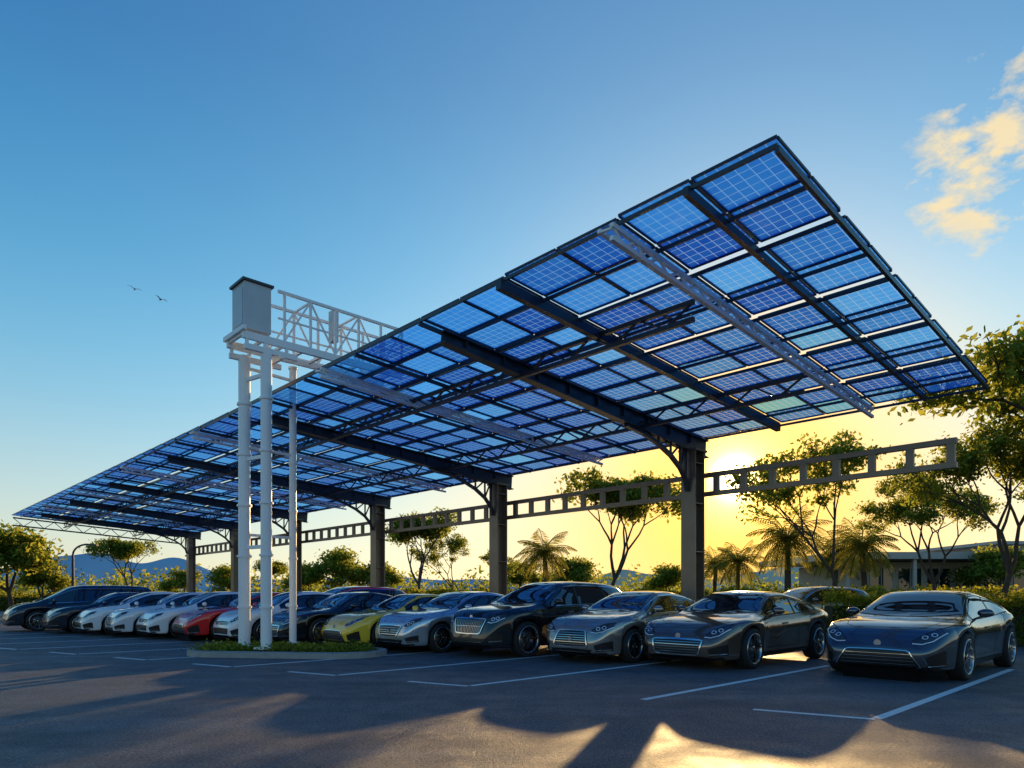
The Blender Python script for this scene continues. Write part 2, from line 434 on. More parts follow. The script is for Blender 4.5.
for l in np.arange(-0.45, 3.61, 0.48):
    T.beam(tp(l, -0.42, 6.98), tp(l, 0.42, 6.98), 0.06, 0.06)
T.beam(tp(-0.5, -0.55, 7.06), tp(-0.5, 0.55, 7.06), 0.08, 0.10); T.beam(tp(0.35, -0.55, 6.62), tp(0.35, 0.55, 6.62), 0.08, 0.10)
for s in (-0.42, 0.42):
    T.beam(tp(0.3, s, 8.10), tp(3.6, s, 8.10), 0.06, 0.06); T.beam(tp(0.3, s, 7.5), tp(3.6, s, 7.5), 0.035, 0.035)
    ls = np.arange(0.45, 3.61, 0.63)
    for i, l in enumerate(ls):
        T.beam(tp(l, s, 6.98), tp(l, s, 8.10), 0.05, 0.05)
        if i+1 < len(ls):
            a_, b_ = (7.02, 8.08) if i % 2 == 0 else (8.08, 7.02)
            T.beam(tp(l, s, a_), tp(ls[i+1], s, b_), 0.035, 0.035)
for l in (3.6, 2.3, 1.1): T.beam(tp(l, -0.42, 8.10), tp(l, 0.42, 8.10), 0.04, 0.04)
T.obj('tower_frame', [M_WHITE], tw)
cc = tp(-0.12, 0, 7.64)
T2.box(cc, 0.60, 0.66, 1.02, rot=ta)
T2.box((cc[0], cc[1], 8.18), 0.70, 0.76, 0.05, 1, rot=ta)
q = tp(-0.425, 0, 7.64); T2.box(q, 0.012, 0.5, 0.8, rot=ta)
q = tp(1.9, 0.0, 7.85); T2.box(q, 0.16, 0.2, 0.75, rot=ta)
T2.obj('equipment_cabinet', [M_CAB, M_STEEL], tw)

# ------------------------------------------------------------------ kerbed island
isl = empty('planted_island', (-5.0, 15.15, 0)); isl.rotation_euler = (0, 0, math.radians(-8))
def capsule(hl, hw_, n=18):
    pts = []
    for k in range(n+1):
        a = -math.pi/2+math.pi*k/n; pts.append((hl-hw_+hw_*math.cos(a), hw_*math.sin(a)))
    for k in range(n+1):
        a = math.pi/2+math.pi*k/n; pts.append((-(hl-hw_)+hw_*math.cos(a), hw_*math.sin(a)))
    return pts
kb = MB()
o_ = capsule(2.25, 0.95); i_ = capsule(2.11, 0.81); n = len(o_)
vs = [(x, y, 0) for x, y in o_]+[(x*0.997, y*0.995, 0.12) for x, y in o_]+[(x, y, 0.135) for x, y in i_]+[(x, y, 0.05) for x, y in i_]
fs = []
for r in range(3):
    for k in range(n):
        fs.append((r*n+k, r*n+(k+1) % n, (r+1)*n+(k+1) % n, (r+1)*n+k))
kb.add(vs, fs); kb.obj('kerb', [M_KERB], isl)
g_ = MB(); g_.add([(x, y, 0.10) for x, y in i_], [tuple(range(n))]); g_.obj('turf', [M_GRASS], isl)

# ------------------------------------------------------------------ foliage helpers
def leaf_arrays(rng, centers, n, sigma, size, flat=0.0):
    c = centers[rng.integers(0, len(centers), n)]
    p = c+rng.normal(size=(n, 3))*np.array(sigma)
    a = rng.normal(size=(n, 3)); a /= np.linalg.norm(a, axis=1)[:, None]
    b = rng.normal(size=(n, 3)); b -= (b*a).sum(1)[:, None]*a; b /= np.linalg.norm(b, axis=1)[:, None]
    s = (size*(0.6+0.8*rng.random(n)))[:, None]
    return np.stack([p-a*s*0.5, p-b*s*0.28, p+a*s*0.5, p+b*s*0.28], 1).reshape(-1, 3)

def add_leaves(mb, V, mi):
    o = mb.n; mb.v.extend(map(tuple, V.tolist())); k = len(V)//4; mb.n += len(V)
    for i in range(k):
        mb.f.append((o+4*i, o+4*i+1, o+4*i+2, o+4*i+3))
    mb.m.extend([mi]*k); mb.s.extend([False]*k)

def tree_mesh(seed, H=8.0, trunk=0.32, spread=0.6, levels=4, nleaf=5000, lsize=0.16, sig=0.28, r0=0.13, lean=0.1, keepf=0.7, up=0.03):
    rng = np.random.default_rng(seed); mb = MB(); tips = []
    def grow(p, d, l, r, lev):
        nseg = 3; q = p
        for k in range(nseg):
            d = d+rng.normal(size=3)*0.10; d[2] += up; d = d/np.linalg.norm(d)
            q2 = q+d*l/nseg; ra = r*(1-0.35*k/nseg); rb = r*(1-0.35*(k+1)/nseg)
            mb.tube(q, q2, ra, rb, 7 if lev > 2 else 4, 0); q = q2
            if lev <= 1: tips.append(q)
        if lev == 0: tips.append(q); return
        nc = rng.integers(2, 4) if lev > 1 else 3
        az = rng.random()*6.28
        for k in range(nc):
            az += 6.28/nc+rng.normal()*0.4
            tilt = spread*(0.65+0.6*rng.random())
            s = np.cross(d, (0.3, 0.2, 1.0)); s /= np.linalg.norm(s)+1e-6; t = np.cross(d, s)
            dd = d*math.cos(tilt)+(s*math.cos(az)+t*math.sin(az))*math.sin(tilt)
            grow(q, dd, l*(0.62+0.25*rng.random()), r*0.62, lev-1)
    d0 = np.array((rng.normal()*lean, rng.normal()*lean, 1.0)); d0 /= np.linalg.norm(d0)
    grow(np.array((0, 0, -0.1)), d0, H*trunk, r0, levels)
    tips = np.array(tips); zmax = tips[:, 2].max()+sig
    keep = tips[rng.random(len(tips)) < keepf]
    wts = rng.random(len(keep))**2+0.05; idx = rng.choice(len(keep), size=len(keep)*3, p=wts/wts.sum())
    add_leaves(mb, leaf_arrays(rng, keep[idx], nleaf, (sig, sig, sig*0.55), lsize), 1)
    sc = H/zmax
    mb.v = [(x*sc, y*sc, z*sc) for x, y, z in mb.v]
    return mb.mesh('tree_mesh', [M_BARK, M_LEAF])

def place(name, me, x, y, rot=0, sc=1.0, z=0):
    o = bpy.data.objects.new(name, me); scene.collection.objects.link(o)
    o.location = (x, y, z); o.rotation_euler = (0, 0, rot); o.scale = (sc,)*3
    return o
TB = tree_mesh(3, 9.3, 0.22, 0.60, 5, 20000, 0.15, 0.24, 0.17, 0.12, 0.62)
TC = tree_mesh(8, 8.2, 0.28, 0.52, 5, 11000, 0.15, 0.22, 0.13, 0.1, 0.6, 0.06)
TA = tree_mesh(21, 8.0, 0.30, 0.42, 4, 5000, 0.19, 0.24, 0.10, 0.05, 0.8)
TD = tree_mesh(33, 8.4, 0.20, 0.44, 5, 9000, 0.19, 0.26, 0.12, 0.05, 0.6, 0.09)
TE = tree_mesh(45, 6.0, 0.18, 0.58, 4, 5000, 0.22, 0.34, 0.12, 0.08, 0.8)
place('broadleaf_tree', TB, 15.5, 19.4, 0.4, 1.05)
place('broadleaf_tree', TC, 15.6, 22.6, 2.0, 0.94)
place('broadleaf_tree', TC, 18.3, 29.0, 4.0, 0.84)
place('broadleaf_tree', TA, 13.8, 28.0, 1.0)
for (u, y, v, me, hh, r) in ((607, 42, 474, TD, 8.4, 0), (420, 52, 510, TD, 8.4, 2), (460, 55, 533, TA, 8.0, 1), (340, 60, 548, TE, 6.0, 3),
        (492, 50, 548, TA, 8.0, 5), (575, 55, 556, TE, 6.0, 1), (135, 55, 538, TD, 8.4, 4), (12, 42, 524, TE, 6.0, 2), (40, 50, 560, TE, 6, 5),
        (185, 62, 568, TE, 6, 1), (265, 62, 560, TD, 8.4, 1), (225, 60, 565, TE, 6, 3), (668, 50, 564, TE, 6, 6), (310, 58, 562, TE, 6, 0.5),
        (380, 60, 560, TE, 6, 2.2), (-30, 48, 540, TD, 8.4, 6), (1000, 48, 545, TE, 6, 6), (520, 62, 560, TE, 6, 4)):
    h = CAMH+(594-v)*y/F
    place('broadleaf_tree', me, (u-512)/F*y, y, r, h/hh)

def palm_mesh(seed, H=6.0):
    rng = np.random.default_rng(seed); mb = MB(); p = np.array((0, 0, -0.1)); d = np.array((0.05, 0.02, 1.0))
    n = 9; th = H*0.70
    for k in range(n):
        q = p+d*th/n; mb.tube(p, q, 0.20-0.006*k, 0.18-0.006*k, 9, 0); p = q; d = d+rng.normal(size=3)*0.02
    V = []
    for k in range(34):
        az = k*2.4; el = 1.25-1.8*(k/34)+rng.normal()*0.1; L = H*0.40*(0.85+0.3*rng.random())
        dv = np.array((math.cos(az)*math.cos(el), math.sin(az)*math.cos(el), math.sin(el))); q = p.copy(); m = 18
        side = np.array((-math.sin(az), math.cos(az), 0.0))
        for i in range(m):
            q2 = q+dv*L/m
            mb.tube(q, q2, 0.030, 0.025, 3, 1)
            ll = 0.80*math.sin(math.pi*min(1, (i+1.5)/(m+1)))**0.6*H/6
            for s in (-1, 1):
                dl = side*s*0.8+dv*0.55+np.array((0, 0, -0.45-0.2*rng.random())); dl /= np.linalg.norm(dl)
                wv = dv*0.060*H/6
                V += [q-wv, q+dl*ll*0.5-wv*0.4, q+dl*ll, q+dl*ll*0.4+wv]
            q = q2; dv = dv+np.array((0, 0, -0.075-0.02*max(0, math.cos(el)))); dv /= np.linalg.norm(dv)
    add_leaves(mb, np.array(V), 1)
    return mb.mesh('palm_mesh', [M_BARK, M_PALM])
PM1 = palm_mesh(1); PM2 = palm_mesh(2)
for (u, y, v, me, r) in ((787, 40, 503, PM1, 0), (866, 38, 514, PM2, 1), (548, 45, 526, PM1, 2), (738, 46, 538, PM2, 3), (714, 50, 543, PM1, 4), (833, 50, 523, PM1, 5)):
    h = CAMH+(594-v)*y/F
    place('palm_tree', me, (u-512)/F*y, y, r, h/6.0)

def hedge(name, p0, p1, wd, h, n, seed, lsize=0.09):
    rng = np.random.default_rng(seed); p0 = np.array(p0); p1 = np.array(p1); L = np.linalg.norm(p1-p0); d = (p1-p0)/L; nn = np.array((-d[1], d[0]))
    t = rng.random(n)*L; ss = (rng.random(n)*2-1); zz = rng.random(n)
    k = rng.random(n)
    ss = np.where(k < 0.5, np.sign(ss)*(1-0.12*rng.random(n)), ss); zz = np.where(k > 0.6, 1-0.12*rng.random(n), zz)
    bump = 1+0.06*np.sin(t*2.3+seed)+0.05*np.sin(t*5.7)+0.06*rng.normal(size=n)
    pts = np.stack([p0[0]+d[0]*t+nn[0]*ss*wd/2*bump, p0[1]+d[1]*t+nn[1]*ss*wd/2*bump, 0.05+zz*h*bump], 1)
    mb = MB(); add_leaves(mb, leaf_arrays(rng, pts, n, (0.02,)*3, lsize), 0)
    c = (p0+p1)/2; mb.box((c[0], c[1], h*0.42), L-0.1, wd*0.74, h*0.84, 1, rot=math.atan2(d[1], d[0]))
    mb.obj(name, [M_HEDGE, M_HIN])
hedge('hedge', (8.6, 18.6), (17.5, 17.0), 1.1, 1.22, 16000, 1, 0.10)
hedge('hedge', (17.6, 15.8), (30.0, 13.0), 1.1, 1.25, 5000, 2, 0.13)
hedge('hedge', (9.0, 33.0), (34.0, 29.0), 1.5, 1.5, 9000, 3, 0.18)
hedge('hedge', (-14.0, 50.0), (12.0, 41.0), 1.5, 1.5, 10000, 4, 0.22)
hedge('hedge', (-46.0, 56.0), (-15.0, 50.5), 1.5, 1.3, 8000, 5, 0.22)
rng = np.random.default_rng(5); mbs = MB()
cs = np.array([(x, y, 0.16) for x, y in zip(rng.uniform(-1.9, 1.9, 70), rng.uniform(-0.6, 0.6, 70))])
add_leaves(mbs, leaf_arrays(rng, cs, 5000, (0.12, 0.12, 0.05), 0.07), 0)
mbs.obj('groundcover', [M_LEAF], isl)
rng = np.random.default_rng(9); mbd = MB(); cs = []
for k in range(210):
    x = rng.uniform(-150, 150); y = rng.uniform(85, 130); h = rng.uniform(2.0, 5.0)
    for q in range(14):
        cs.append((x+rng.normal()*1.8, y+rng.normal()*1.2, abs(rng.normal())*0.8+h*rng.random()*0.85))
add_leaves(mbd, leaf_arrays(rng, np.array(cs), 30000, (0.6, 0.6, 0.45), 0.6), 0)
mbd.obj('distant_trees', [M_LEAF])

def hill(name, y, x0, x1, h, seed, col):
    rng = np.random.default_rng(seed); n = 160; mb = MB(); xs = np.linspace(x0, x1, n); zs = np.zeros(n)
    for k in range(1, 12):
        zs += np.sin(xs/(x1-x0)*6.28*k*1.3+rng.random()*6.28)/k**1.1
    zs = (zs-zs.min())/(zs.max()-zs.min()); zs = (0.35+0.65*zs)*h*np.sin(np.linspace(0, math.pi, n))**0.4
    vs = [(x, y, -1) for x in xs]+[(x, y+120, z) for x, z in zip(xs, zs)]+[(x, y+500, -1) for x in xs]
    fs = [(r*n+i, r*n+i+1, (r+1)*n+i+1, (r+1)*n+i) for r in range(2) for i in range(n-1)]
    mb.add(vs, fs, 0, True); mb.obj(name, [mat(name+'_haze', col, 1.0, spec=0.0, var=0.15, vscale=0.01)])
hill('hills', 1400, -1700, 200, 95, 4, (0.42, 0.54, 0.62)); hill('hills', 1800, -300, 1900, 110, 7, (0.80, 0.62, 0.42))  # pale blue and warm base colours have the distance haze painted in

# ------------------------------------------------------------------ low building on the right
bl = empty('low_terminal_building', (0, 0, 0)); B = MB()
bx0, bx1, by = 27.0, 60.0, 52.0
B.box(((bx0+bx1)/2, by+6, 1.9), bx1-bx0, 12, 3.8, 0)
B.box(((bx0+bx1)/2-1.0, by+5, 4.15), bx1-bx0+5, 15.5, 0.5, 1)
B.box(((bx0+bx1)/2+5, by+8, 4.9), bx1-bx0-16, 9, 1.0, 0)
B.box(((bx0+bx1)/2+5, by+8, 5.5), bx1-bx0-14, 10.5, 0.25, 1)
for k in range(15):
    x = bx0+1.2+k*2.2; B.box((x, by-0.02, 2.0), 1.7, 0.08, 2.6, 2)
    B.box((x, by-0.08, 2.0), 0.06, 0.06, 2.6, 1)
for k in range(8): B.box((bx0-2.5+k*4.9, by-2.3, 1.95), 0.25, 0.25, 3.9, 1)
M_WALL = mat('render_wall', (0.45, 0.42, 0.37), 0.8, var=0.15); M_ROOF = mat('roof_metal', (0.42, 0.40, 0.36), 0.5, 0.1, var=0.15)
M_WIN = mat('window_glass', (0.02, 0.03, 0.04), 0.05, coat=1.0)
B.obj('walls_roof_windows', [M_WALL, M_ROOF, M_WIN], bl)

# ------------------------------------------------------------------ street lamp
LM = MB(); bx, by_ = -31.0, 48.0
LM.tube((bx, by_, 0), (bx, by_, 4.1), 0.11, 0.08, 10)
pr = np.array((bx, by_, 4.1))
for k in range(1, 9):
    a = k/8*math.pi/2; q = np.array((bx+1.0*(1-math.cos(a)), by_, 4.1+0.75*math.sin(a))); LM.tube(pr, q, 0.07, 0.06, 8); pr = q
LM.beam(pr, pr+np.array((0.75, 0, -0.05)), 0.28, 0.12)
LM.box((bx, by_, 0.15), 0.4, 0.4, 0.3); LM.obj('street_lamp', [M_STEEL])

def bird(x, y, z, r):
    b = MB()
    b.tube((-0.18, 0, 0), (0.0, 0, 0.02), 0.02, 0.06, 8); b.tube((0, 0, 0.02), (0.2, 0, 0.03), 0.06, 0.03, 8); b.tube((0.2, 0, .03), (0.3, 0, .03), 0.03, 0.005, 8)
    for s in (-1, 1):
        b.add([(0.08, 0, .04), (-0.08, 0, .04), (-0.05, s*0.3, 0.20), (0.10, s*0.3, 0.22)], [(0, 1, 2, 3)])
        b.add([(0.10, s*0.3, .22), (-0.05, s*0.3, .20), (-0.10, s*0.68, 0.10)], [(0, 1, 2)])
    b.add([(-0.15, 0, 0), (-0.32, 0.07, 0), (-0.32, -0.07, 0)], [(0, 1, 2)])
    o = b.obj('bird', [M_STEEL]); o.location = (x, y, z); o.rotation_euler = (0.15, 0, r)
bird(-33.3, 60, 28.2, 2.2); bird(-31.0, 60, 27.3, 2.6)

# ------------------------------------------------------------------ cars
M_GLASS = mat('tinted_car_glass', (0.012, 0.015, 0.018), 0.02, coat=1.0, spec=0.9)
M_BLK = mat('black_trim', (0.008, 0.008, 0.009), 0.4)
M_CHR = mat('chrome', (0.88, 0.87, 0.86), 0.14, 1.0)
M_LENS = mat('headlamp_lens', (0.06, 0.063, 0.07), 0.05, 0.3, coat=1.0)
M_DRL = mat('lamp_reflector', (0.9, 0.92, 0.95), 0.2, 0.2, coat=1.0)
M_TYRE = mat('tyre_rubber', (0.016, 0.016, 0.017), 0.8, var=0.2)
M_RIM = mat('alloy_rim', (0.50, 0.50, 0.51), 0.22, 1.0)
M_RED = mat('tail_lamp', (0.35, 0.01, 0.01), 0.15, coat=1.0)
M_DISC = mat('brake_disc', (0.2, 0.2, 0.2), 0.35, 0.9)
CM = [None, M_GLASS, M_BLK, M_CHR, M_LENS, M_DRL, M_TYRE, M_RIM, M_RED, M_DISC]

def hermite(pts):
    pts = sorted(pts); X = np.array([p[0] for p in pts]); Y = np.array([p[1] for p in pts])
    h = np.diff(X); dl = np.diff(Y)/h; m = np.zeros(len(X)); m[0] = dl[0]; m[-1] = dl[-1]
    for i in range(1, len(X)-1):
        if dl[i-1]*dl[i] > 0:
            w1 = 2*h[i]+h[i-1]; w2 = h[i]+2*h[i-1]; m[i] = (w1+w2)/(w1/dl[i-1]+w2/dl[i])
    def f(x):
        x = min(max(x, X[0]), X[-1]); i = min(max(int(np.searchsorted(X, x))-1, 0), len(h)-1); t = (x-X[i])/h[i]
        return float((2*t**3-3*t**2+1)*Y[i]+(t**3-2*t**2+t)*h[i]*m[i]+(-2*t**3+3*t**2)*Y[i+1]+(t**3-t**2)*h[i]*m[i+1])
    return f

def wheel(mb, x, y, R, wd, side, seed=0, spokes=10):
    rr = R*0.76; n = 36
    prof = [(rr, .5), (rr+.02, .53), (R-.035, .56), (R-.008, .47), (R, .30), (R, -.30), (R-.01, -.48), (rr, -.5)]
    def lathe(prof, mi):
        vs = []
        for r, t in prof:
            for k in range(n):
                a = 2*math.pi*k/n; vs.append((x+r*math.cos(a), y+side*t*wd, R+r*math.sin(a)))
        fs = [(i*n+k, i*n+(k+1) % n, (i+1)*n+(k+1) % n, (i+1)*n+k) for i in range(len(prof)-1) for k in range(n)]
        mb.add(vs, fs, mi, True)
    lathe(prof, 6)
    lathe([(rr+.004, .50), (rr, .545), (rr-.014, .545), (rr-.026, .46), (rr-.03, -.2)], 7)
    lathe([(rr-.03, -.1), (.001, -.1)], 2)
    lathe([(rr*0.68, .12), (rr*0.68, .16), (.05, .16)], 9)
    lathe([(0.055, .2), (0.05, .42), (0.03, .46), (.001, .46)], 7)
    for k in range(spokes):
        a = 2*math.pi*(k+0.3)/spokes
        for da in (-0.09, 0.09) if spokes < 8 else (0,):
            a0 = a+da*0.5; a1 = a+da*1.6
            mb.beam((x+.04*math.cos(a0), y+side*wd*.38, R+.04*math.sin(a0)), (x+(rr-.012)*math.cos(a1), y+side*wd*.47, R+(rr-.012)*math.sin(a1)),
                    0.032 if spokes >= 8 else 0.030, 0.028, 7, up=(0, 1, 0), w1=0.026)

def build_car(p):
    L, W = p['L'], p['W']; R = p['R']; hx = L/2
    top = hermite(p['top']); belt = hermite(p['belt'])
    hwf = hermite([(-hx, .70), (-hx+.02, .78), (-hx+.10, .86), (-hx+.35, .94), (-hx+.9, .985), (-.3, .965), (.4, .965), (hx-.9, .985), (hx-.5, .955), (hx-.25, .885), (hx-.12, .81), (hx-.05, .72), (hx-.015, .62), (hx, .40)])
    xf = hx-p['fo']; xr = -hx+p['ro']; Ra = R+0.04; zc = R
    base = set(np.round(np.linspace(-hx, hx, 76), 4).tolist())
    for e in (.006, .015, .03, .05, .085, .12): base.add(round(hx-e, 4)); base.add(round(-hx+e, 4))
    for xw in (xf, xr):
        for e in (Ra, Ra+.012, Ra-.006, Ra*.97, Ra*.9): base.add(round(xw+e, 4)); base.add(round(xw-e, 4))
    xs = sorted(x for x in base if -hx <= x <= hx)
    zbf = hermite([(-hx, .34), (-hx+.25, .26), (-hx+.6, .20), (0, .17), (hx-.5, .17), (hx-.1, .17), (hx, .23)])
    gc = p.get('gc', 0)
    rings = []
    for x in xs:
        hw = W/2*hwf(x); zb = zbf(x)+gc; zt = top(x); bl_ = min(belt(x), zt-0.01); zs = zb
        fl = 0.0
        for xw in (xf, xr):
            dx = abs(x-xw)
            if dx < Ra: zs = max(zs, zc+math.sqrt(Ra*Ra-dx*dx))
            if dx < Ra+.25: fl = max(fl, math.cos(dx/(Ra+.25)*math.pi/2)**2)
        hw += 0.024*fl
        d = zt-bl_
        z5 = max(zb+.36*(bl_-zb), zs+.30*(bl_-zs)); z6 = max(zb+.74*(bl_-zb), zs+.66*(bl_-zs)); z65 = z6+.35*(bl_-z6)
        tuck = 0.045*(1-fl)
        y8 = .895*hw-.40*d
        dome = .016*max(0, 1-d/.25) if x > p['ws'][0]+.05 else 0
        pts = [(0, zb), (hw-.32, zb), (hw-.30, zs), (hw*.965-tuck, zs), (hw*.985-tuck, zs+.022), (hw-tuck*1.0, z5), (hw*.993, z6), (hw*.982, z65), (hw*.948, bl_), (hw*.905, bl_+.006+.02*min(1, d*4)),
               (y8, bl_+.86*d-dome*.4), (y8-.07, bl_+.955*d), (y8*.5, bl_+.995*d+dome), (0, zt+dome*.3)]
        wf = max(0, min(1, (x-(hx-.5))/.5)); wr = max(0, min(1, ((-hx+.5)-x)/.5))
        ring = []
        for (y, z) in pts:
            xx = x-wf*wf*(p.get('rake', .28)*max(0, z-.42)+.25*max(0, .30-z))+wr*wr*(.10*max(0, z-.7)+.3*max(0, .5-z))
            ring.append((xx, max(y, 0), z))
        rings.append(ring)
    m = len(rings[0]); full = []
    for r in rings: full.append(r+[(a, -b, c) for a, b, c in r[1:-1]][::-1])
    k = len(full[0]); vs = [v for r in full for v in r]; fs = []; mi = []
    for i in range(len(full)-1):
        for j in range(k):
            fs.append((i*k+j, i*k+(j+1) % k, (i+1)*k+(j+1) % k, (i+1)*k+j))
            jj = j if j < m-1 else k-1-j
            mi.append(2 if jj <= 2 else 0)
    for o, flip in ((0, True), ((len(full)-1)*k, False)):
        for j in range(m-1):
            a, b = o+j, o+j+1; c = o+(k-j-1) % k; d_ = o+(k-j) % k
            f = [a, b, c, d_] if j > 0 else [a, b, c]
            if j == m-2: f = [a, b, d_]
            if len(set(f)) < 3: continue
            fs.append(tuple(f[::-1] if flip else f)); mi.append(0)
    me = bpy.data.meshes.new('tmp'); me.from_pydata(vs, [], fs); me.polygons.foreach_set('material_index', mi)
    for _ in range(3): me.materials.append(M_BLK)
    me.update()
    ob = bpy.data.objects.new('tmp', me); scene.collection.objects.link(ob)
    sm = ob.modifiers.new('s', 'SUBSURF'); sm.levels = 1; sm.render_levels = 1
    dg = bpy.context.evaluated_depsgraph_get(); ev = ob.evaluated_get(dg); em = ev.to_mesh()
    V = [tuple(v.co) for v in em.vertices]; Fc = [tuple(q.vertices) for q in em.polygons]; MI = [q.material_index for q in em.polygons]
    ev.to_mesh_clear(); bpy.data.objects.remove(ob)
    bm = bmesh.new(); bv = [bm.verts.new(v) for v in V]
    for f, mm in zip(Fc, MI):
        try: q = bm.faces.new([bv[i] for i in f]); q.material_index = mm
        except ValueError: pass
    bmesh.ops.recalc_face_normals(bm, faces=bm.faces)
    bvh = BVHTree.FromBMesh(bm); mb = MB()
    bm.verts.index_update()
    mb.v = [tuple(v.co) for v in bm.verts]; mb.n = len(mb.v)
    for q in bm.faces:
        mb.f.append([v.index for v in q.verts]); mb.m.append(q.material_index); mb.s.append(True)
    bm.free()
    def hit(o, d):
        loc, nr, i, ds = bvh.ray_cast(Vector(o), Vector(d))
        if loc is None: return None
        if nr.dot(Vector(d)) > 0: nr = -nr
        return loc, nr
    def fX(q):
        y, z = q
        for _ in range(60):
            h = hit((hx+1, y, z), (-1, 0, 0))
            if h and h[0].x > hx-.62: return h
            z -= .008
        return (Vector((hx-.3, y, z)), Vector((1, 0, 0)))
    def fXr(q):
        h = hit((-hx-1, q[0], q[1]), (1, 0, 0)); return h or (Vector((-hx+.1, q[0], q[1])), Vector((-1, 0, 0)))
    def fY(q):
        h = hit((q[0], 2, q[1]), (0, -1, 0)); return h or (Vector((q[0], W/2*.8, q[1])), Vector((0, 1, 0)))
    def fZ(q):
        h = hit((q[0], q[1], 3), (0, 0, -1)); return h or (Vector((q[0], q[1], 1)), Vector((0, 0, 1)))
    def patch(fn, topl, botl, mi, off=.004, nr=4, ns=4, mir=False):
        def up(l):
            o = []
            for a, b in zip(l[:-1], l[1:]):
                for s in range(ns): t = s/ns; o.append((a[0]*(1-t)+b[0]*t, a[1]*(1-t)+b[1]*t))
            o.append(l[-1]); return o
        T_, B_ = up(topl), up(botl); nc = len(T_); vs = []
        for r in range(nr+1):
            t = r/nr
            for a, b in zip(T_, B_):
                l, n_ = fn((a[0]*(1-t)+b[0]*t, a[1]*(1-t)+b[1]*t)); vs.append(tuple(l+n_*off))
        fs = [(r*nc+c, r*nc+c+1, (r+1)*nc+c+1, (r+1)*nc+c) for r in range(nr) for c in range(nc-1)]
        mb.add(vs, fs, mi, True)
        if mir: mb.add([(a, -b, c) for a, b, c in vs], [f[::-1] for f in fs], mi, True)
    def strip(fn, pts, wd, mi, off=.003, mir=False, ns=4):
        P = np.array(pts, float); T_ = np.gradient(P, axis=0); T_ /= np.linalg.norm(T_, axis=1)[:, None]+1e-9
        Nn = np.stack([-T_[:, 1], T_[:, 0]], 1)*wd/2
        patch(fn, [tuple(q) for q in P+Nn], [tuple(q) for q in P-Nn], mi, off, 1, ns, mir)
    ws0, ws1 = p['ws']
    hwc = lambda x: .895*W/2*hwf(x)-.40*(top(x)-belt(x))-.07
    yb = hwc(ws0-.12)+.02; yt = hwc(ws1)+.03
    sx = np.linspace(-1, 1, 9)
    patch(fZ, [(ws1-.05*s*s, s*yt) for s in sx], [(ws0-.16*s*s, s*yb) for s in sx], 1, .004, 10, 2)
    strip(fZ, [(ws0+.012-.16*s*s, s*yb) for s in sx], .035, 2, .005)
    strip(fZ, [(ws0-.05, .05), (ws0-.13, .30), (ws0-.22, .52)], .018, 2, .014); strip(fZ, [(ws0-.05, -.50), (ws0-.12, -.25), (ws0-.16, -.02)], .018, 2, .014)
    rs0, rs1 = p['rs']
    patch(fZ, [(rs1+.04*s*s, s*(hwc(rs1)+.02)) for s in sx], [(rs0+.12*s*s, s*hwc(rs0+.15)) for s in sx], 1, .004, 8, 2)
    gx = np.linspace(p['sg'][0], p['sg'][1], 22)
    bo = [(x, belt(x)+.035) for x in gx]; tp_ = [(x, max(belt(x)+.038, belt(x)+.83*(top(x)-belt(x))-.012)) for x in gx]
    patch(fY, tp_, bo, 1, .004, 5, 1, True)
    strip(fY, bo, .014, p.get('trim', 3), .007, True, 1)
    strip(fY, tp_, .014, p.get('trim', 3), .007, True, 1)
    for bx_ in p['pil']:
        strip(fY, [(bx_, belt(bx_)+.03), (bx_-.06, belt(bx_)+.8*(top(bx_-.06)-belt(bx_)))], .06, 2, .006, True)
    zs0 = .26+gc
    for dx_ in p['door']:
        strip(fY, [(dx_, zs0+.06), (dx_+.02, .55), (dx_, belt(dx_)+.02)], .010, 2, .0015, True)
    strip(fY, [(p['door'][0], zs0+.07), (p['door'][-1], zs0+.07)], .010, 2, .0015, True, 10)
    patch(fY, [(xr+Ra+.05, zs0-.0), (xf-Ra-.05, zs0-.0)], [(xr+Ra+.05, zs0-.075), (xf-Ra-.05, zs0-.075)], 2, .010, 1, 12, True)
    for dx_ in p['door'][:-1]:
        strip(fY, [(dx_-.80, belt(dx_)-.10), (dx_-.62, belt(dx_)-.10)], .028, 3 if p.get('trim', 3) == 3 else 2, .022, True)
    xh0 = ws0-.02
    for s in (1, -1):
        strip(fZ, [(xh0, s*W/2*.74), (hx-.9, s*W/2*.72), (hx-.5, s*W/2*.62), (hx-.34, s*W/2*.42)], .010, 2, .0015)
    strip(fZ, [(hx-.34, -W/2*.42), (hx-.30, 0), (hx-.34, W/2*.42)], .010, 2, .0015, ns=8)
    f = p['front']
    gt, gb, gy0, gy1 = f['grille']
    G = [(-gy0, gt-.02), (-gy0*.9, gt), (0, gt+.008), (gy0*.9, gt), (gy0, gt-.02)]
    G2 = [(-gy1, gb+.02), (-gy1*.88, gb), (0, gb-.008), (gy1*.88, gb), (gy1, gb+.02)]
    patch(fX, G, G2, 2, .006, 6, 3)
    gm = 3; wg = .024 if f.get('chrome', True) else .013
    strip(fX, G, wg, gm, .018, ns=3); strip(fX, G2, wg, gm, .018, ns=3)
    strip(fX, [G[0], G2[0]], wg, gm, .018); strip(fX, [G[-1], G2[-1]], wg, gm, .018)
    ns_ = f.get('slats', 5)
    for k_ in range(1, ns_):
        t = k_/ns_; z = gt*(1-t)+gb*t; yy = (gy0*(1-t)+gy1*t)*.94
        strip(fX, [(-yy, z), (0, z), (yy, z)], f.get('sw', .007), f.get('smat', 3), .013, ns=6)
    if f.get('vert'):
        for yy in np.linspace(-gy0*.85, gy0*.85, 15): strip(fX, [(yy, gt-.02), (yy*gy1/gy0, gb+.02)], .008, 3, .014)
    bz = f.get('bz', (gt+gb)/2); c_, n_ = fX((0, bz)); c_ = np.array(c_)
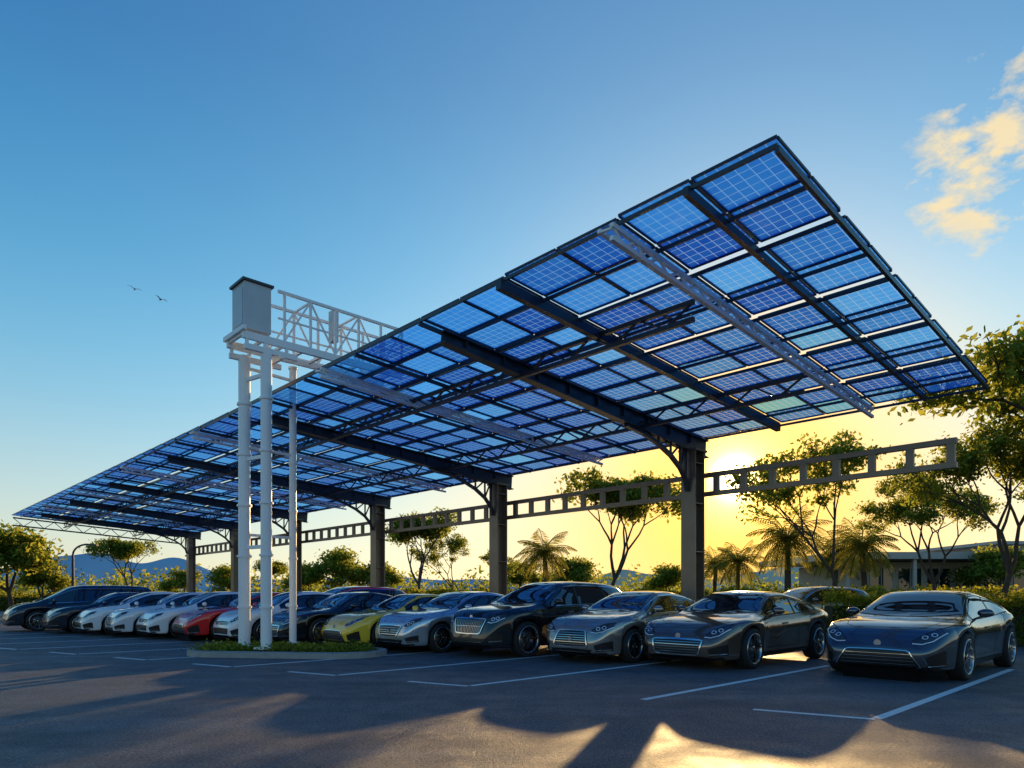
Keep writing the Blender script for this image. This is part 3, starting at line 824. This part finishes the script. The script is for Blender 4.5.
    vs = [tuple(c_+np.array((.024, .05*math.cos(a), .05*math.sin(a)))) for a in np.linspace(0, 6.283, 20, endpoint=False)]
    mb.add(vs, [tuple(range(20))], 3)
    hi, ho, h0, h1, hh = f['lamp']
    hl_t = [(hi, h0+hh*.25), ((hi*2+ho)/3, h0+(h1-h0)*.33+hh*.60), ((hi+ho*2)/3, h0+(h1-h0)*.66+hh*.82), (ho, h1+hh*.80)]
    hl_b = [(hi, h0), ((hi*2+ho)/3, h0+(h1-h0)*.15-hh*.18), ((hi+ho*2)/3, h0+(h1-h0)*.45-hh*.14), (ho, h1+hh*.20)]
    patch(fX, hl_t, hl_b, 4, .006, 5, 5, True)
    strip(fX, hl_b, .014, 5, .012, True, 4)
    strip(fX, hl_t, .008, 2, .010, True, 4)
    for t in (.38, .66):
        yy = hi*(1-t)+ho*t; zz = h0*(1-t)+h1*t+hh*.27; c_, n_ = fX((yy, zz)); rr_ = hh*.30
        for sg in (1, -1):
            cc_ = Vector((c_.x, c_.y*sg, c_.z)); nn_ = Vector((n_.x, n_.y*sg, n_.z)); q = nn_.to_track_quat('Z', 'Y').to_matrix()
            for (ra, rb, o1, mm) in ((rr_, rr_*.70, .013, 5), (rr_*.70, .001, .010, 1)):
                vs = [tuple(cc_+nn_*o1+q@Vector((r_*math.cos(a), r_*math.sin(a), 0))) for r_ in (ra, rb) for a in np.linspace(0, 6.283, 14, endpoint=False)]
                mb.add(vs, [(i, (i+1) % 14, 14+(i+1) % 14, 14+i) for i in range(14)], mm, True)
    lz0, lz1, ly = f['low']
    patch(fX, [(-ly, lz1), (0, lz1+.01), (ly, lz1)], [(-ly*.85, lz0), (0, lz0), (ly*.85, lz0)], 2, .006, 3, 6)
    strip(fX, [(-ly*.8, (lz0+lz1)/2), (0, (lz0+lz1)/2), (ly*.8, (lz0+lz1)/2)], .010, 3, .012, ns=8)
    si = f['side']
    patch(fX, [(si[0], si[2]+(si[3]-si[2])*.6), (si[1], si[3])], [(si[0]+.03, si[2]), (si[1]-.01, si[2]+.02)], 2, .006, 3, 6, True)
    strip(fX, [(si[0]+.02, si[2]+.03), (si[1]-.02, si[2]+.045)], .014, 3, .014, True)
    strip(fX, [(-W/2*.80, .215+gc), (-W/2*.5, .195+gc), (0, .19+gc), (W/2*.5, .195+gc), (W/2*.80, .215+gc)], .035, 2, .025, ns=5)
    zt_ = belt(-hx+.25)-.10
    patch(fXr, [(.30, zt_+.04), (W/2*.86, zt_+.06)], [(.30, zt_-.02), (W/2*.86, zt_-.08)], 8, .006, 2, 8, True)
    patch(fXr, [(-.3, .62), (.3, .62)], [(-.3, .50), (.3, .50)], 5, .006, 1, 3)
    mx_ = p['sg'][0]-.18; mz = belt(mx_)+.13; my = W/2*.97+.05
    for sg in (1, -1):
        nlat, nlon = 8, 14; vs = []
        for i in range(nlat+1):
            th_ = math.pi*i/nlat
            for j in range(nlon):
                ph = 2*math.pi*j/nlon; x_ = math.sin(th_)*math.cos(ph); z_ = math.cos(th_); y_ = math.sin(th_)*math.sin(ph)
                vs.append((mx_+.085*x_*(1.0 if x_ > 0 else .35), sg*my+.115*y_, mz+.068*z_))
        fs = [(i*nlon+j, i*nlon+(j+1) % nlon, (i+1)*nlon+(j+1) % nlon, (i+1)*nlon+j) for i in range(nlat) for j in range(nlon)]
        mb.add(vs, fs, 0, True)
        mb.beam((mx_, sg*(W/2*.86), mz-.10), (mx_, sg*my, mz-.03), .05, .03, 2)
    for xw in (xf, xr):
        for sg in (1, -1): wheel(mb, xw, sg*(W/2*.99-.112), R, .225, sg, spokes=p.get('sp', 10))
    return mb.mesh(p['name'], [M_BLK]+CM[1:])

SPORT = dict(name='sport_car_mesh', L=4.6, W=1.92, R=.345, fo=.92, ro=.98, rake=.45,
    top=[(-2.3, .62), (-2.28, .84), (-2.15, .94), (-1.75, .99), (-1.2, 1.12), (-.7, 1.27), (-.25, 1.33), (.1, 1.315), (.5, 1.16), (.95, .94), (1.1, .90), (1.6, .84), (1.95, .75), (2.15, .67), (2.26, .59), (2.3, .50)],
    belt=[(-2.3, .58), (-2.2, .80), (-1.9, .90), (-1.3, .93), (-.6, .88), (.2, .85), (.9, .84), (1.4, .835), (1.85, .76), (2.08, .67), (2.22, .57), (2.3, .46)],
    ws=(1.03, .12), rs=(-1.60, -.72), sg=(.72, -1.28), pil=(-.42,), door=(.82, -.52), trim=2, sp=5,
    front=dict(grille=(.50, .26, .48, .42), slats=6, smat=3, chrome=True, bz=.56, lamp=(.50, .83, .55, .66, .14), low=(.18, .225, .60), side=(.58, .82, .24, .44)))
SPORT2 = dict(SPORT); SPORT2.update(name='coupe_mesh', sp=10, front=dict(grille=(.45, .21, .44, .58), slats=5, smat=3, sw=.005, chrome=False, bz=.55, lamp=(.46, .83, .55, .68, .14), low=(.165, .19, .60), side=(.64, .83, .21, .46)))
SEDAN = dict(name='sedan_mesh', L=4.65, W=1.84, R=.335, fo=.90, ro=1.02,
    top=[(-2.325, .62), (-2.30, .88), (-2.15, 1.0), (-1.8, 1.04), (-1.5, 1.10), (-.85, 1.34), (-.3, 1.415), (.1, 1.40), (.5, 1.27), (1.05, 1.0), (1.2, .97), (1.7, .91), (2.02, .83), (2.2, .74), (2.3, .62), (2.325, .54)],
    belt=[(-2.325, .58), (-2.22, .84), (-1.8, .97), (-.8, .95), (0, .93), (1, .90), (1.6, .86), (1.95, .79), (2.15, .70), (2.27, .58), (2.325, .48)],
    ws=(1.13, .15), rs=(-1.68, -.85), sg=(.86, -1.40), pil=(-.18, -1.02), door=(.90, -.12, -.98), sp=10,
    front=dict(grille=(.62, .38, .44, .34), slats=5, smat=3, chrome=True, lamp=(.52, .80, .60, .69, .14), low=(.20, .31, .54), side=(.60, .79, .25, .42)))
SEDAN2 = dict(SEDAN); SEDAN2.update(name='saloon_mesh', sp=5, front=dict(grille=(.63, .33, .34, .42), slats=7, smat=3, chrome=True, lamp=(.46, .81, .61, .68, .14), low=(.19, .28, .52), side=(.56, .80, .24, .45)))
SUV = dict(name='suv_mesh', L=4.8, W=1.92, R=.375, fo=.90, ro=1.0, gc=.04, rake=.2,
    top=[(-2.4, .80), (-2.38, 1.02), (-2.3, 1.16), (-2.1, 1.36), (-1.8, 1.54), (-1.2, 1.60), (-.4, 1.62), (.05, 1.59), (.45, 1.45), (1.0, 1.15), (1.15, 1.10), (1.7, 1.04), (2.1, .96), (2.28, .86), (2.38, .74), (2.4, .64)],
    belt=[(-2.4, .74), (-2.3, 1.0), (-1.8, 1.08), (-.5, 1.05), (.5, 1.03), (1, 1.02), (1.7, .98), (2.1, .88), (2.28, .76), (2.37, .62), (2.4, .54)],
    ws=(1.08, .10), rs=(-2.28, -1.88), sg=(.80, -1.85), pil=(-.20, -1.15), door=(.86, -.14, -1.08), sp=5,
    front=dict(grille=(.80, .50, .50, .40), slats=2, smat=3, vert=True, chrome=True, bz=.83, lamp=(.56, .84, .74, .80, .14), low=(.26, .40, .56), side=(.62, .82, .32, .52)))
VAN = dict(SUV); VAN.update(name='minivan_mesh', L=4.95,
    top=[(-2.475, .80), (-2.46, 1.1), (-2.40, 1.35), (-2.25, 1.58), (-1.9, 1.66), (-1.0, 1.69), (0, 1.68), (.45, 1.62), (.9, 1.40), (1.45, 1.12), (1.6, 1.06), (1.9, 1.0), (2.2, .90), (2.38, .78), (2.46, .66), (2.475, .58)],
    belt=[(-2.475, .74), (-2.35, 1.0), (-1.8, 1.06), (-.5, 1.03), (.5, 1.0), (1.3, .97), (1.8, .92), (2.15, .82), (2.35, .7), (2.44, .58), (2.475, .5)],
    ws=(1.52, .45), rs=(-2.40, -2.15), sg=(1.25, -2.0), pil=(.15, -1.1), door=(1.1, .2, -1.0), sp=10,
    front=dict(grille=(.64, .50, .45, .40), slats=3, smat=3, chrome=True, lamp=(.50, .82, .62, .72, .13), low=(.26, .38, .52), side=(.60, .80, .32, .44)))
HATCH = dict(SEDAN); HATCH.update(name='liftback_mesh', L=4.45,
    top=[(-2.225, .62), (-2.21, .88), (-2.12, 1.02), (-1.9, 1.12), (-1.5, 1.25), (-.9, 1.38), (-.3, 1.43), (.1, 1.41), (.5, 1.28), (1.05, 1.0), (1.2, .96), (1.7, .88), (1.95, .80), (2.1, .70), (2.2, .58), (2.225, .50)],
    belt=[(-2.225, .58), (-2.1, .86), (-1.7, .98), (-.8, .96), (0, .93), (1, .89), (1.6, .84), (1.9, .75), (2.08, .66), (2.18, .55), (2.225, .45)],
    rs=(-2.0, -1.1), sg=(.86, -1.6),
    front=dict(grille=(.60, .50, .46, .40), slats=3, smat=3, chrome=False, bz=.55, lamp=(.48, .80, .57, .68, .13), low=(.20, .42, .52), side=(.60, .79, .23, .44)))
MESH = {k: build_car(v) for k, v in dict(sport=SPORT, coupe=SPORT2, sedan=SEDAN, saloon=SEDAN2, suv=SUV, van=VAN, hatch=HATCH).items()}

def paint(name, col, metal=0.5, rough=0.17):
    return mat(name, col, rough, metal, 1.0, var=0.05, vscale=2.0)
PT = dict(black=paint('black_paint', (0.012, 0.013, 0.016), .2), gunmetal=paint('gunmetal_paint', (0.12, 0.128, 0.145), .75), bronze=paint('bronze_paint', (0.26, 0.18, 0.135), .75), grey=paint('grey_paint', (0.42, 0.37, 0.33), .7),
    silver=paint('silver_paint', (0.60, 0.64, 0.69), .7), yellow=paint('yellow_paint', (0.92, 0.60, 0.03), .0), white=paint('white_paint', (0.86, 0.86, 0.86), 0.0),
    red=paint('red_paint', (0.78, 0.015, 0.010), .0), navy=paint('navy_paint', (0.015, 0.02, 0.035), .3), pearl=paint('pearl_paint', (0.75, 0.76, 0.78), .1))
HD = math.radians(224)

def put_car(kind, col, fx, fy, hd=HD, sw=1.0, sc=1.0):
    me = MESH[kind]; o = bpy.data.objects.new('parked_car', me); scene.collection.objects.link(o)
    L = dict(sport=4.6, coupe=4.6, sedan=4.65, saloon=4.65, suv=4.8, van=4.95, hatch=4.45)[kind]*sc
    o.location = (fx-math.cos(hd)*L/2, fy-math.sin(hd)*L/2, 0.004); o.rotation_euler = (0, 0, hd); o.scale = (sc, sw*sc, sc)
    o.material_slots[0].link = 'OBJECT'; o.material_slots[0].material = PT[col]
    return o
row = [(876, 'coupe', 'gunmetal', 1.0, 1.06), (676, 'sport', 'bronze', 1.0, 1.06), (570, 'saloon', 'grey', 1.0, 1), (467, 'suv', 'black', .98, 1.02), (388, 'sedan', 'silver', .97, 1), (332, 'coupe', 'yellow', .93, 1.02),
       (270, 'sport', 'black', .95, 1.06), (220, 'hatch', 'white', .93, 1), (178, 'coupe', 'red', .90, 1.06), (141, 'hatch', 'white', .92, 1), (108, 'sedan', 'pearl', .92, 1), (77, 'hatch', 'white', .91, 1), (44, 'sedan', 'navy', .91, 1), (4, 'van', 'navy', .93, 1)]
for i, (u, kind, col, sw, sc) in enumerate(row):
    h = 90*(u+666)/1611; y = 918/h; x = (u-512)/F*y
    put_car(kind, col, x, y, HD+math.radians((i*37 % 5-2)*0.6), sw, sc)
put_car('suv', 'bronze', 8.2, 23.2, math.radians(200)); put_car('suv', 'red', -7.4, 21.5, sc=1.0)
put_car('hatch', 'navy', -12.4, 27.2); put_car('sedan', 'black', -3.6, 21.9, HD)
